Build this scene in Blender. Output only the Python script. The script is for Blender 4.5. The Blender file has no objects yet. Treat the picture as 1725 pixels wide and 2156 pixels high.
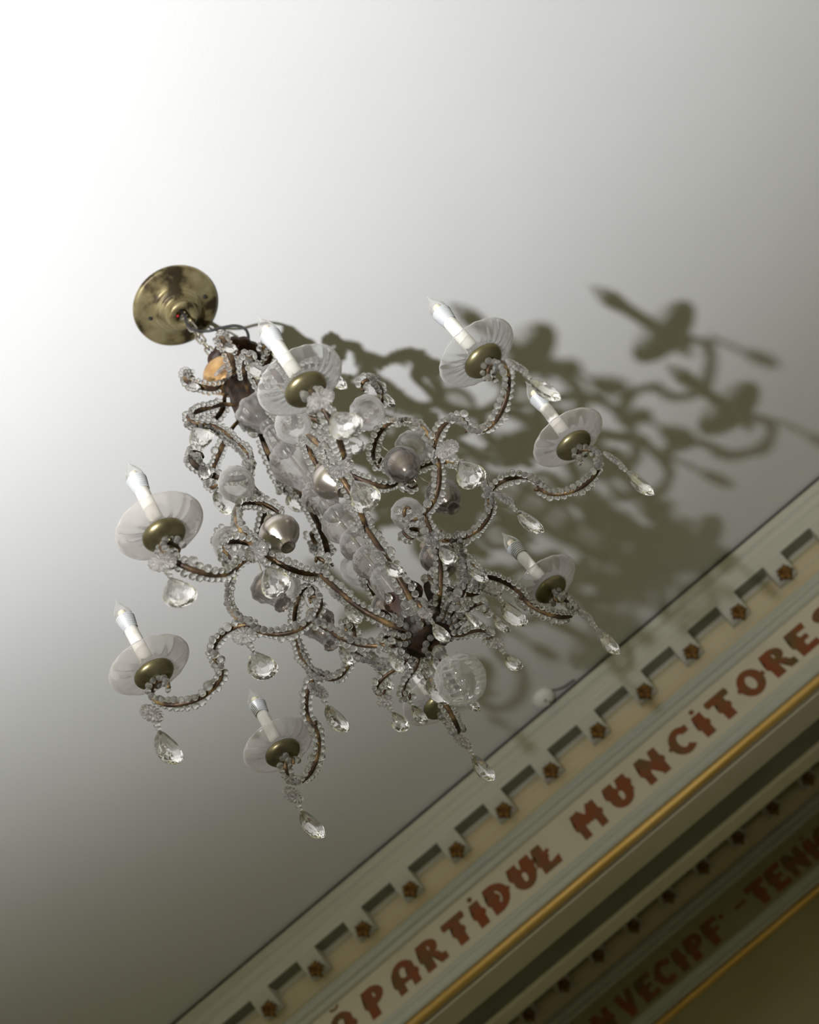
import bpy, bmesh, math, random
import numpy as np
from mathutils import Matrix, Vector, Euler

PI = math.pi
rad = math.radians
random.seed(7)
SC = bpy.context.scene
COL = SC.collection
ZC = 1.5                       # camera height above the floor
HC = 2.0                       # ceiling height above the camera
AX = (-0.0837, 1.1978)         # plan position of the chandelier's axis

# ------------------------------------------------------------------ camera
FPX, IMG_W, SENSOR = 2600.0, 1725.0, 24.0
cam_d = bpy.data.cameras.new('camera')
cam = bpy.data.objects.new('camera', cam_d)
COL.objects.link(cam)
cam_d.sensor_fit = 'HORIZONTAL'
cam_d.sensor_width = SENSOR
cam_d.lens = FPX / IMG_W * SENSOR
cam_d.clip_start = 0.05
_th = rad(45.0)
_f = Vector((0, math.sin(_th), math.cos(_th)))
_u = Vector((0, -math.cos(_th), math.sin(_th)))
_r = Vector((1, 0, 0))
_cx = _r * 0.7638 - _u * 0.6455
_cy = _r * 0.6455 + _u * 0.7638
_m = Matrix((_cx, _cy, -_f)).transposed().to_4x4()
_m.translation = Vector((0, 0, ZC))
cam.matrix_world = _m
cam_d.dof.use_dof = True
cam_d.dof.focus_distance = 1.66
cam_d.dof.aperture_fstop = 3.7
cam_d.dof.aperture_blades = 0
SC.camera = cam

# ------------------------------------------------------------------ world, lamp, exposure
world = bpy.data.worlds.new('world')
SC.world = world
world.use_nodes = True
world.node_tree.nodes['Background'].inputs[0].default_value = (0.5, 0.5, 0.42, 1)
world.node_tree.nodes['Background'].inputs[1].default_value = 0.01

lamp_d = bpy.data.lights.new('photo_lamp', 'SPOT')
lamp = bpy.data.objects.new('photo_lamp', lamp_d)
COL.objects.link(lamp)
lamp.location = (-0.65, -0.65, ZC - 0.15)
_az, _el = 2.469, 1.062
_dir = Vector((math.cos(_el) * math.sin(_az), math.cos(_el) * math.cos(_az), math.sin(_el)))
lamp.rotation_euler = _dir.to_track_quat('-Z', 'Y').to_euler()
lamp_d.spot_size = 2 * 1.549
lamp_d.spot_blend = 0.48
lamp_d.shadow_soft_size = 0.022
lamp_d.energy = 425
lamp_d.color = (0.985, 0.99, 1.03)

vs = SC.view_settings
vs.view_transform = 'Standard'
vs.look = 'None'
vs.exposure = 0.0
vs.gamma = 1.0
vs.use_curve_mapping = False
cy = SC.cycles
cy.max_bounces = 16
cy.transmission_bounces = 14
cy.transparent_max_bounces = 24
cy.diffuse_bounces = 4
cy.glossy_bounces = 6
cy.caustics_reflective = False
cy.caustics_refractive = False
cy.sample_clamp_indirect = 6.0


# ------------------------------------------------------------------ materials
def mat(name):
    m = bpy.data.materials.new(name)
    m.use_nodes = True
    nt = m.node_tree
    nt.nodes.clear()
    out = nt.nodes.new('ShaderNodeOutputMaterial')
    return m, nt, out


def N(nt, t, **kw):
    n = nt.nodes.new(t)
    for k, v in kw.items():
        if k in n.inputs.keys():
            n.inputs[k].default_value = v
        else:
            setattr(n, k, v)
    return n


def noise_ramp(nt, scale, stops, stretch=None, detail=5.0, dist=0.0):
    tc = N(nt, 'ShaderNodeTexCoord')
    src = tc.outputs['Object']
    if stretch:
        mp = N(nt, 'ShaderNodeMapping')
        mp.inputs['Scale'].default_value = stretch
        nt.links.new(src, mp.inputs['Vector'])
        src = mp.outputs[0]
    nz = N(nt, 'ShaderNodeTexNoise')
    nz.inputs['Scale'].default_value = scale
    nz.inputs['Detail'].default_value = detail
    nz.inputs['Distortion'].default_value = dist
    nt.links.new(src, nz.inputs['Vector'])
    cr = N(nt, 'ShaderNodeValToRGB')
    el = cr.color_ramp.elements
    while len(el) < len(stops):
        el.new(0.5)
    for e, (p, c) in zip(el, stops):
        e.position = p
        e.color = (*c, 1) if len(c) == 3 else c
    nt.links.new(nz.outputs['Fac'], cr.inputs[0])
    return nz, cr


def pbr(name, stops, scale=8.0, rough=0.6, metal=0.0, bump=0.0, bscale=60.0, stretch=None, spec=0.3, detail=5.0):
    m, nt, out = mat(name)
    b = N(nt, 'ShaderNodeBsdfPrincipled')
    b.inputs['Roughness'].default_value = rough
    b.inputs['Metallic'].default_value = metal
    b.inputs['Specular IOR Level'].default_value = spec
    nz, cr = noise_ramp(nt, scale, stops, stretch, detail)
    nt.links.new(cr.outputs[0], b.inputs['Base Color'])
    if bump:
        n2 = N(nt, 'ShaderNodeTexNoise')
        n2.inputs['Scale'].default_value = bscale
        tc = N(nt, 'ShaderNodeTexCoord')
        nt.links.new(tc.outputs['Object'], n2.inputs['Vector'])
        bp = N(nt, 'ShaderNodeBump')
        bp.inputs['Strength'].default_value = bump
        bp.inputs['Distance'].default_value = 0.002
        nt.links.new(n2.outputs['Fac'], bp.inputs['Height'])
        nt.links.new(bp.outputs[0], b.inputs['Normal'])
    nt.links.new(b.outputs[0], out.inputs[0])
    return m


def clear_glass(name, tint, dust, dust_col=(0.8, 0.76, 0.72), rough=0.02, ior=1.48, bump=None):
    """solid refractive glass with a thin film of dust"""
    m, nt, out = mat(name)
    g = N(nt, 'ShaderNodeBsdfGlass')
    g.inputs['Color'].default_value = (*tint, 1)
    g.inputs['Roughness'].default_value = rough
    g.inputs['IOR'].default_value = ior
    d = N(nt, 'ShaderNodeBsdfDiffuse')
    d.inputs['Color'].default_value = (*dust_col, 1)
    t = N(nt, 'ShaderNodeBsdfTranslucent')
    t.inputs['Color'].default_value = (*dust_col, 1)
    md = N(nt, 'ShaderNodeMixShader')
    md.inputs[0].default_value = 0.5
    nt.links.new(d.outputs[0], md.inputs[1])
    nt.links.new(t.outputs[0], md.inputs[2])
    nz, cr = noise_ramp(nt, 160.0, [(0.3, (dust * 0.5,) * 3), (0.7, (dust * 1.5,) * 3)])
    mx = N(nt, 'ShaderNodeMixShader')
    nt.links.new(cr.outputs[0], mx.inputs[0])
    nt.links.new(g.outputs[0], mx.inputs[1])
    nt.links.new(md.outputs[0], mx.inputs[2])
    if bump:
        kind, sc, st = bump
        tc = N(nt, 'ShaderNodeTexCoord')
        wv = N(nt, 'ShaderNodeTexVoronoi') if kind == 'vor' else N(nt, 'ShaderNodeTexWave')
        wv.inputs['Scale'].default_value = sc
        if kind != 'vor':
            wv.inputs['Distortion'].default_value = 9.0
            wv.inputs['Detail'].default_value = 1.0
        nt.links.new(tc.outputs['Object'], wv.inputs['Vector'])
        bp = N(nt, 'ShaderNodeBump')
        bp.inputs['Strength'].default_value = st
        bp.inputs['Distance'].default_value = 0.003
        nt.links.new(wv.outputs[0], bp.inputs['Height'])
        nt.links.new(bp.outputs[0], g.inputs['Normal'])
    nt.links.new(mx.outputs[0], out.inputs[0])
    return m


def shell_glass(name, tint, dust, dust_col, scale=90.0, stretch=None, rough=0.03, gloss=1.0, edge=0.4, ior=1.5):
    """blown glass walls: see-through with a fresnel sheen and a film of dust"""
    m, nt, out = mat(name)
    tr = N(nt, 'ShaderNodeBsdfTransparent')
    tr.inputs['Color'].default_value = (*tint, 1)
    gl = N(nt, 'ShaderNodeBsdfGlossy')
    gl.inputs['Roughness'].default_value = rough
    gl.inputs['Color'].default_value = (gloss, gloss, gloss, 1)
    fr = N(nt, 'ShaderNodeFresnel')
    fr.inputs['IOR'].default_value = ior
    m1 = N(nt, 'ShaderNodeMixShader')
    nt.links.new(fr.outputs[0], m1.inputs[0])
    nt.links.new(tr.outputs[0], m1.inputs[1])
    nt.links.new(gl.outputs[0], m1.inputs[2])
    d = N(nt, 'ShaderNodeBsdfDiffuse')
    d.inputs['Color'].default_value = (*dust_col, 1)
    t = N(nt, 'ShaderNodeBsdfTranslucent')
    t.inputs['Color'].default_value = (*dust_col, 1)
    md = N(nt, 'ShaderNodeMixShader')
    md.inputs[0].default_value = 0.4
    nt.links.new(d.outputs[0], md.inputs[1])
    nt.links.new(t.outputs[0], md.inputs[2])
    nz, cr = noise_ramp(nt, scale, [(0.3, (dust * 0.55,) * 3), (0.72, (min(1, dust * 1.5),) * 3)], stretch)
    mx = N(nt, 'ShaderNodeMixShader')
    # a sight line that grazes the wall passes through more dusty glass
    lw = N(nt, 'ShaderNodeLayerWeight')
    lw.inputs['Blend'].default_value = 0.5
    pw = N(nt, 'ShaderNodeMath', operation='POWER')
    pw.inputs[1].default_value = 3.0
    nt.links.new(lw.outputs['Facing'], pw.inputs[0])
    ad = N(nt, 'ShaderNodeMath', operation='MULTIPLY_ADD')
    ad.inputs[1].default_value = edge
    ad.use_clamp = True
    nt.links.new(pw.outputs[0], ad.inputs[0])
    nt.links.new(cr.outputs[0], ad.inputs[2])
    nt.links.new(ad.outputs[0], mx.inputs[0])
    nt.links.new(m1.outputs[0], mx.inputs[1])
    nt.links.new(md.outputs[0], mx.inputs[2])
    nt.links.new(mx.outputs[0], out.inputs[0])
    return m


M = {}
M['plaster'] = pbr('ceiling_plaster', [(0.35, (0.795, 0.795, 0.79)), (0.65, (0.815, 0.815, 0.81))], 3.0, 0.9, bump=0.12, bscale=220, spec=0.1)
M['soffit'] = pbr('soffit_paint_cream', [(0.3, (0.80, 0.76, 0.64)), (0.7, (0.86, 0.82, 0.70))], 4.0, 0.85, spec=0.1)
M['wall'] = pbr('far_wall_beige_shaded', [(0.3, (0.33, 0.30, 0.17)), (0.7, (0.38, 0.34, 0.20))], 4.0, 0.85, bump=0.08, spec=0.1)  # far wall's beige, darkened in the colour to stand for its shade
M['room'] = pbr('room_wall_paint', [(0.3, (0.35, 0.34, 0.21)), (0.7, (0.38, 0.37, 0.23))], 2.0, 0.9, spec=0.1)
M['floor'] = pbr('oak_floor', [(0.3, (0.19, 0.175, 0.11)), (0.7, (0.24, 0.22, 0.14))], 5.0, 0.5, stretch=(1, 12, 1))
M['frieze'] = pbr('frieze_paint', [(0.25, (0.66, 0.59, 0.46)), (0.5, (0.71, 0.64, 0.51)), (0.75, (0.67, 0.62, 0.50))], 7.0, 0.85, bump=0.08, spec=0.1)
M['trim_pale'] = pbr('cornice_paint_pale', [(0.3, (0.58, 0.57, 0.50)), (0.55, (0.65, 0.63, 0.55)), (0.75, (0.60, 0.61, 0.56))], 5.0, 0.8, stretch=(0.3, 14, 14), spec=0.15)
M['trim_blue'] = pbr('cornice_paint_blue', [(0.3, (0.47, 0.50, 0.46)), (0.55, (0.60, 0.59, 0.51)), (0.75, (0.49, 0.53, 0.51))], 6.0, 0.75, stretch=(0.3, 16, 16), spec=0.15)
M['cove'] = pbr('cove_paint_ochre', [(0.28, (0.58, 0.56, 0.43)), (0.45, (0.72, 0.64, 0.46)), (0.6, (0.74, 0.60, 0.40)), (0.8, (0.60, 0.60, 0.50))], 5.0, 0.8, stretch=(0.25, 9, 12), spec=0.15)
M['green'] = pbr('soffit_paint_dark_green', [(0.3, (0.20, 0.215, 0.165)), (0.7, (0.24, 0.25, 0.195))], 6.0, 0.8, spec=0.15)
M['gold_bar'] = pbr('gilded_moulding', [(0.3, (0.70, 0.42, 0.11)), (0.6, (0.88, 0.58, 0.20)), (0.8, (0.78, 0.50, 0.16))], 10.0, 0.36, metal=0.5, stretch=(0.4, 8, 8))
M['gold_leaf'] = pbr('gilded_leaf_ornament', [(0.3, (0.06, 0.028, 0.008)), (0.55, (0.24, 0.12, 0.03)), (0.75, (0.50, 0.29, 0.07))], 110.0, 0.5, metal=0.55)
def lettering():
    m, nt, out = mat('lettering_paint')
    b = N(nt, 'ShaderNodeBsdfPrincipled')
    b.inputs['Roughness'].default_value = 0.9
    b.inputs['Specular IOR Level'].default_value = 0.05
    nz, cr = noise_ramp(nt, 1.3, [(0.32, (0.29, 0.085, 0.04)), (0.5, (0.25, 0.105, 0.05)), (0.68, (0.16, 0.115, 0.05))], None, 3.0)
    nz.noise_dimensions = '4D'
    oi = N(nt, 'ShaderNodeObjectInfo')
    mu = N(nt, 'ShaderNodeMath', operation='MULTIPLY')
    mu.inputs[1].default_value = 20.0
    nt.links.new(oi.outputs['Random'], mu.inputs[0])
    nt.links.new(mu.outputs[0], nz.inputs['W'])
    nt.links.new(cr.outputs[0], b.inputs['Base Color'])
    nt.links.new(b.outputs[0], out.inputs[0])
    return m


M['letter'] = lettering()
M['brass'] = pbr('aged_brass', [(0.3, (0.11, 0.09, 0.045)), (0.55, (0.24, 0.21, 0.115)), (0.75, (0.30, 0.27, 0.155))], 26.0, 0.36, metal=0.85)
M['canopy'] = pbr('worn_brass_canopy', [(0.38, (0.06, 0.045, 0.025)), (0.47, (0.28, 0.23, 0.115)), (0.60, (0.42, 0.36, 0.20)), (0.8, (0.34, 0.285, 0.15))], 20.0, 0.4, metal=0.6, stretch=(1, 1, 2))
M['gilt'] = pbr('gilded_frame', [(0.36, (0.035, 0.022, 0.014)), (0.52, (0.10, 0.062, 0.034)), (0.62, (0.24, 0.155, 0.065)), (0.72, (0.36, 0.24, 0.10))], 42.0, 0.45, metal=0.35, bump=0.3, bscale=200)
M['rust'] = pbr('rusted_copper', [(0.38, (0.010, 0.006, 0.004)), (0.55, (0.035, 0.019, 0.010)), (0.75, (0.10, 0.055, 0.03))], 45.0, 0.5, metal=0.3, bump=0.3, bscale=150)
M['copper'] = pbr('gilded_copper', [(0.3, (0.36, 0.19, 0.075)), (0.6, (0.66, 0.42, 0.20)), (0.8, (0.74, 0.52, 0.30))], 30.0, 0.36, metal=0.7)
M['petal'] = pbr('dark_copper_plate', [(0.3, (0.018, 0.008, 0.005)), (0.6, (0.045, 0.020, 0.011)), (0.8, (0.085, 0.040, 0.02))], 40.0, 0.5, metal=0.0)
M['iron'] = pbr('chain_metal', [(0.3, (0.24, 0.21, 0.16)), (0.7, (0.46, 0.42, 0.34))], 80.0, 0.38, metal=0.7)
M['wire'] = pbr('black_cable_rubber', [(0.3, (0.02, 0.02, 0.02)), (0.7, (0.05, 0.05, 0.05))], 40.0, 0.5)
M['red_wire'] = pbr('red_wire_rubber', [(0.3, (0.35, 0.02, 0.02)), (0.7, (0.45, 0.03, 0.03))], 40.0, 0.5)
M['sleeve'] = pbr('candle_sleeve_card', [(0.25, (0.60, 0.55, 0.46)), (0.42, (0.74, 0.71, 0.66)), (0.7, (0.78, 0.76, 0.71))], 60.0, 0.65)
M['led_base'] = pbr('bulb_base_silver', [(0.3, (0.62, 0.64, 0.66)), (0.7, (0.74, 0.75, 0.76))], 60.0, 0.3, metal=0.35)
M['led'] = pbr('bulb_filament_card', [(0.3, (0.75, 0.62, 0.38)), (0.7, (0.90, 0.84, 0.68))], 300.0, 0.5)
M['silver'] = pbr('silvered_bulb', [(0.3, (0.34, 0.30, 0.26)), (0.6, (0.45, 0.41, 0.37)), (0.8, (0.50, 0.46, 0.42))], 30.0, 0.27, metal=0.9)
M['cap'] = pbr('bulb_cap_metal', [(0.3, (0.17, 0.14, 0.10)), (0.7, (0.34, 0.30, 0.24))], 120.0, 0.5, metal=0.6)
M['white'] = pbr('white_plastic', [(0.3, (0.86, 0.86, 0.84)), (0.7, (0.90, 0.90, 0.88))], 20.0, 0.5)
M['dark'] = pbr('dark_hole_and_shade', [(0.3, (0.01, 0.01, 0.01)), (0.7, (0.02, 0.02, 0.018))], 20.0, 0.7)  # holes and screws, also the painted recess shade and sensor shadow
M['crystal'] = clear_glass('cut_crystal', (0.985, 0.98, 0.965), 0.05, ior=1.52, rough=0.0)
M['bead'] = clear_glass('bead_glass', (0.985, 0.985, 0.965), 0.15, (0.93, 0.91, 0.86), rough=0.03, ior=1.47)
M['rosette'] = clear_glass('pressed_glass_rosette', (0.985, 0.975, 0.96), 0.22, (0.94, 0.90, 0.87), rough=0.04, ior=1.42)
M['cutball'] = shell_glass('cut_glass_ball', (0.88, 0.88, 0.86), 0.13, (0.84, 0.83, 0.80), scale=120, edge=0.8)
M['dish'] = shell_glass('dusty_dish_glass', (0.89, 0.88, 0.86), 0.16, (0.86, 0.82, 0.78), scale=22, edge=0.75)
M['dish_clear'] = shell_glass('clear_dish_glass', (0.91, 0.91, 0.90), 0.11, (0.86, 0.85, 0.82), scale=22, edge=0.8)
M['blown'] = shell_glass('blown_column_glass', (0.80, 0.785, 0.765), 0.16, (0.72, 0.68, 0.65), scale=60, edge=0.75)
M['blown2'] = shell_glass('blown_finial_glass', (0.84, 0.835, 0.82), 0.16, (0.80, 0.77, 0.75), scale=60, edge=0.7)
M['smoke'] = shell_glass('smoky_bell_glass', (0.74, 0.70, 0.66), 0.10, (0.70, 0.65, 0.61), scale=60, edge=0.5)
M['bulb'] = shell_glass('clear_bulb_glass', (0.985, 0.985, 0.985), 0.13, (0.92, 0.92, 0.9), edge=0.3, ior=1.18)


# ------------------------------------------------------------------ mesh helpers
def me_obj(name, me, parent=None, loc=(0, 0, 0), rot=None, material=None, scale=None):
    o = bpy.data.objects.new(name, me)
    COL.objects.link(o)
    if parent is not None:
        o.parent = parent
    o.location = loc
    if rot is not None:
        if isinstance(rot, Matrix):
            o.rotation_euler = rot.to_euler()
        else:
            o.rotation_euler = rot
    if scale is not None:
        o.scale = (scale,) * 3 if isinstance(scale, (int, float)) else scale
    if material is not None and not me.materials:
        me.materials.append(M[material])
    return o


def mesh(name, verts, faces, smooth=True):
    me = bpy.data.meshes.new(name)
    me.from_pydata([tuple(map(float, v)) for v in verts], [], [tuple(f) for f in faces])
    if smooth:
        me.polygons.foreach_set('use_smooth', [True] * len(me.polygons))
    me.update()
    return me


def lathe(name, prof, n=32, fn=None, smooth=True, sharp=None):
    """revolve (r, z) points; r == 0 ends close to a point. fn(theta, r, z, i) -> (r, z)"""
    V, F = [], []
    rows = []
    for i, (r, z) in enumerate(prof):
        if r < 1e-7:
            rows.append([len(V)])
            V.append((0, 0, z))
            continue
        row = []
        for k in range(n):
            t = 2 * PI * k / n
            rr, zz = (r, z) if fn is None else fn(t, r, z, i)
            row.append(len(V))
            V.append((rr * math.cos(t), rr * math.sin(t), zz))
        rows.append(row)
    for a, b in zip(rows[:-1], rows[1:]):
        for k in range(n):
            k2 = (k + 1) % n
            if len(a) == 1 and len(b) == 1:
                continue
            if len(a) == 1:
                F.append((a[0], b[k2], b[k]))
            elif len(b) == 1:
                F.append((a[k], a[k2], b[0]))
            else:
                F.append((a[k], a[k2], b[k2], b[k]))
    me = mesh(name, V, F, smooth)
    return fix(me)


def fix(me):
    bm = bmesh.new()
    bm.from_mesh(me)
    bmesh.ops.remove_doubles(bm, verts=bm.verts, dist=1e-6)
    bmesh.ops.recalc_face_normals(bm, faces=bm.faces)
    bm.to_mesh(me)
    bm.free()
    return me


def shell(prof, t):
    """outer profile -> closed wall of thickness t"""
    inner = []
    for i, (r, z) in enumerate(prof):
        a = prof[max(0, i - 1)]
        b = prof[min(len(prof) - 1, i + 1)]
        dx, dz = b[0] - a[0], b[1] - a[1]
        L = math.hypot(dx, dz) or 1
        inner.append((max(0.0004, r - dz / L * t), z + dx / L * t))
    return prof + inner[::-1] + [prof[0]]


def catmull(pts, per=8):
    P = [np.array(p, float) for p in pts]
    P = [2 * P[0] - P[1]] + P + [2 * P[-1] - P[-2]]
    out = []
    for i in range(1, len(P) - 2):
        p0, p1, p2, p3 = P[i - 1:i + 3]
        for k in range(per):
            t = k / per
            out.append(0.5 * ((2 * p1) + (-p0 + p2) * t + (2 * p0 - 5 * p1 + 4 * p2 - p3) * t * t + (-p0 + 3 * p1 - 3 * p2 + p3) * t ** 3))
    out.append(P[-2])
    return out


def resample(pts, step):
    P = np.array(pts)
    d = np.r_[0, np.cumsum(np.linalg.norm(np.diff(P, axis=0), axis=1))]
    n = max(2, int(d[-1] / step) + 1)
    s = np.linspace(0, d[-1], n)
    return np.stack([np.interp(s, d, P[:, k]) for k in range(P.shape[1])], 1)


def sweep_strip(path, half_w, half_t, V, F, taper=True):
    """flat bar along a curve lying in the local XZ plane (width along local Y)"""
    P = np.array(path)
    n = len(P)
    T = np.gradient(P, axis=0)
    T /= np.linalg.norm(T, axis=1)[:, None] + 1e-12
    base = len(V)
    for i in range(n):
        e = min(i, n - 1 - i) / max(1, n * 0.12)
        k = min(1.0, 0.55 + 0.45 * e) if taper else 1.0
        nx, nz = -T[i, 1], T[i, 0]
        hw, ht = half_w * k, half_t * k
        for sy, sn in ((-1, -0.45), (-0.45, -1), (0.45, -1), (1, -0.45), (1, 0.45), (0.45, 1), (-0.45, 1), (-1, 0.45)):
            V.append((P[i, 0] + nx * sn * ht, sy * hw, P[i, 1] + nz * sn * ht))
    for i in range(n - 1):
        for k in range(8):
            a, b = base + i * 8 + k, base + i * 8 + (k + 1) % 8
            F.append((a, b, b + 8, a + 8))
    F.append(tuple(base + k for k in range(8))[::-1])
    F.append(tuple(base + (n - 1) * 8 + k for k in range(8)))


def tube(name, pts, r, n=8, closed=False):
    P = [Vector(p) for p in pts]
    V, F = [], []
    cnt = len(P)
    up = Vector((0.3, 0.9, 0.2)).normalized()
    for i in range(cnt):
        a = P[(i - 1) % cnt] if closed or i > 0 else P[0]
        b = P[(i + 1) % cnt] if closed or i < cnt - 1 else P[-1]
        t = (b - a).normalized()
        s = t.cross(up)
        if s.length < 1e-4:
            s = t.cross(Vector((1, 0, 0)))
        s.normalize()
        w = s.cross(t)
        up = w
        for k in range(n):
            an = 2 * PI * k / n
            V.append(P[i] + s * math.cos(an) * r + w * math.sin(an) * r)
    m = cnt if closed else cnt - 1
    for i in range(m):
        j = (i + 1) % cnt
        for k in range(n):
            k2 = (k + 1) % n
            F.append((i * n + k, i * n + k2, j * n + k2, j * n + k))
    if not closed:
        F.append(tuple(range(n))[::-1])
        F.append(tuple((cnt - 1) * n + k for k in range(n)))
    return fix(mesh(name, V, F))


def box_bm(bm, x0, x1, y0, y1, z0, z1):
    vs_ = [bm.verts.new(c) for c in ((x0, y0, z0), (x1, y0, z0), (x1, y1, z0), (x0, y1, z0), (x0, y0, z1), (x1, y0, z1), (x1, y1, z1), (x0, y1, z1))]
    for f in ((3, 2, 1, 0), (4, 5, 6, 7), (0, 1, 5, 4), (1, 2, 6, 5), (2, 3, 7, 6), (3, 0, 4, 7)):
        bm.faces.new([vs_[i] for i in f])


def box_me(name, *d):
    bm = bmesh.new()
    box_bm(bm, *d)
    me = bpy.data.meshes.new(name)
    bm.to_mesh(me)
    bm.free()
    return me


def extrude_x(name, prof, x0, x1, smooth=False):
    """closed (y, z) polygon extruded along X"""
    n = len(prof)
    V = [(x0, y, z) for y, z in prof] + [(x1, y, z) for y, z in prof]
    F = [(k, (k + 1) % n, n + (k + 1) % n, n + k) for k in range(n)]
    F += [tuple(range(n))[::-1], tuple(range(n, 2 * n))]
    return fix(mesh(name, V, F, smooth))


def structure(o):
    o['kind'] = 'structure'
    return o


def tag(o, label, cat):
    o['label'] = label
    o['category'] = cat
    return o


# ------------------------------------------------------------------ the room shell
X0, X1 = -3.0, 3.2
YB = -2.6
Y2 = 1.07                       # the far wall repeats the beam's profile this much further back
zc = lambda z: ZC + z
structure(me_obj('floor', box_me('floor', X0, X1, YB, 4.1, -0.1, 0.0), material='floor'))
structure(me_obj('ceiling', box_me('ceiling', X0, X1, YB, 4.3, zc(HC), zc(HC) + 0.1), material='plaster'))
structure(me_obj('wall_left', box_me('wall_left', X0 - 0.1, X0, YB, 4.3, 0, zc(HC)), material='room'))
structure(me_obj('wall_right', box_me('wall_right', X1, X1 + 0.1, YB, 4.3, 0, zc(HC)), material='room'))
structure(me_obj('wall_rear', box_me('wall_rear', X0, X1, YB - 0.1, YB, 0, zc(HC)), material='room'))

YF = 3.03                       # face of the frieze
# the beam: plain body with painted frieze
wall_front = structure(me_obj('wall_front', extrude_x('beam', [(YF, zc(HC)), (YF, zc(1.555)), (3.153, zc(1.55)), (3.153, zc(1.558)), (3.275, zc(1.558)), (3.275, zc(1.55)), (3.343, zc(1.55)), (3.343, zc(HC))], X0, X1), material='frieze'))
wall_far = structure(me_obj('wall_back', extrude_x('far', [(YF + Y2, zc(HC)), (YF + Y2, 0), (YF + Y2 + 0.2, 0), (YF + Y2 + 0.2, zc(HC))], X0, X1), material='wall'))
me_obj('soffit_band', box_me('band', X0, X1, 3.1535, 3.2745, zc(1.556), zc(1.5585)), wall_front, material='green')
me_obj('soffit_board', box_me('board', X0, X1, YF + 0.012, 3.15, zc(1.546), zc(1.5505)), wall_front, material='soffit')
me_obj('soffit_board', box_me('board', X0, X1, 3.278, 3.343, zc(1.546), zc(1.5505)), wall_front, material='soffit')

LEAFS = []


def leaf_ornament():
    """small gilded acanthus: five curled lobes round a midrib, hanging point down"""
    V, F = [], []
    lobes = [(0, 0.025, 0.014), (32, 0.019, 0.013), (-32, 0.019, 0.013), (64, 0.021, 0.013), (-64, 0.021, 0.013), (98, 0.016, 0.012), (-98, 0.016, 0.012), (136, 0.016, 0.013), (-136, 0.016, 0.013), (180, 0.012, 0.014)]
    for a, L, w in lobes:
        a = rad(a)
        ux, uz = math.sin(a), -math.cos(a)
        px, pz = uz, -ux
        b = len(V)
        for t, ww, out in ((0.0, 0.35, 0.010), (0.35, 1.0, 0.016), (0.7, 0.75, 0.017), (0.92, 0.35, 0.013), (1.0, 0.05, 0.008)):
            for s, o in ((-1, -0.003), (0, 0.003), (1, -0.003)):
                V.append((ux * L * t + px * w * ww * s * 0.5, -(out + o), uz * L * t + pz * w * ww * s * 0.5))
        for i in range(4):
            for k in range(2):
                p = b + i * 3 + k
                F.append((p, p + 1, p + 4, p + 3))
        back = len(V)
        V.append((ux * L * 0.4, 0.0, uz * L * 0.4))
        ring = [b, b + 3, b + 6, b + 9, b + 12, b + 13, b + 14, b + 11, b + 8, b + 5, b + 2, b + 1]
        for i in range(len(ring)):
            F.append((ring[i], ring[(i + 1) % len(ring)], back))
    return fix(mesh('leaf', V, F))


LEAF = leaf_ornament()
MODP = [(0.945, 1.8885), (0.945, 1.879), (0.950, 1.870), (0.958, 1.860), (0.966, 1.848), (0.975, 1.838), (0.988, 1.833), (1.003, 1.836), (1.020, 1.842), (1.030, 1.842), (1.030, 1.8885)]


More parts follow.
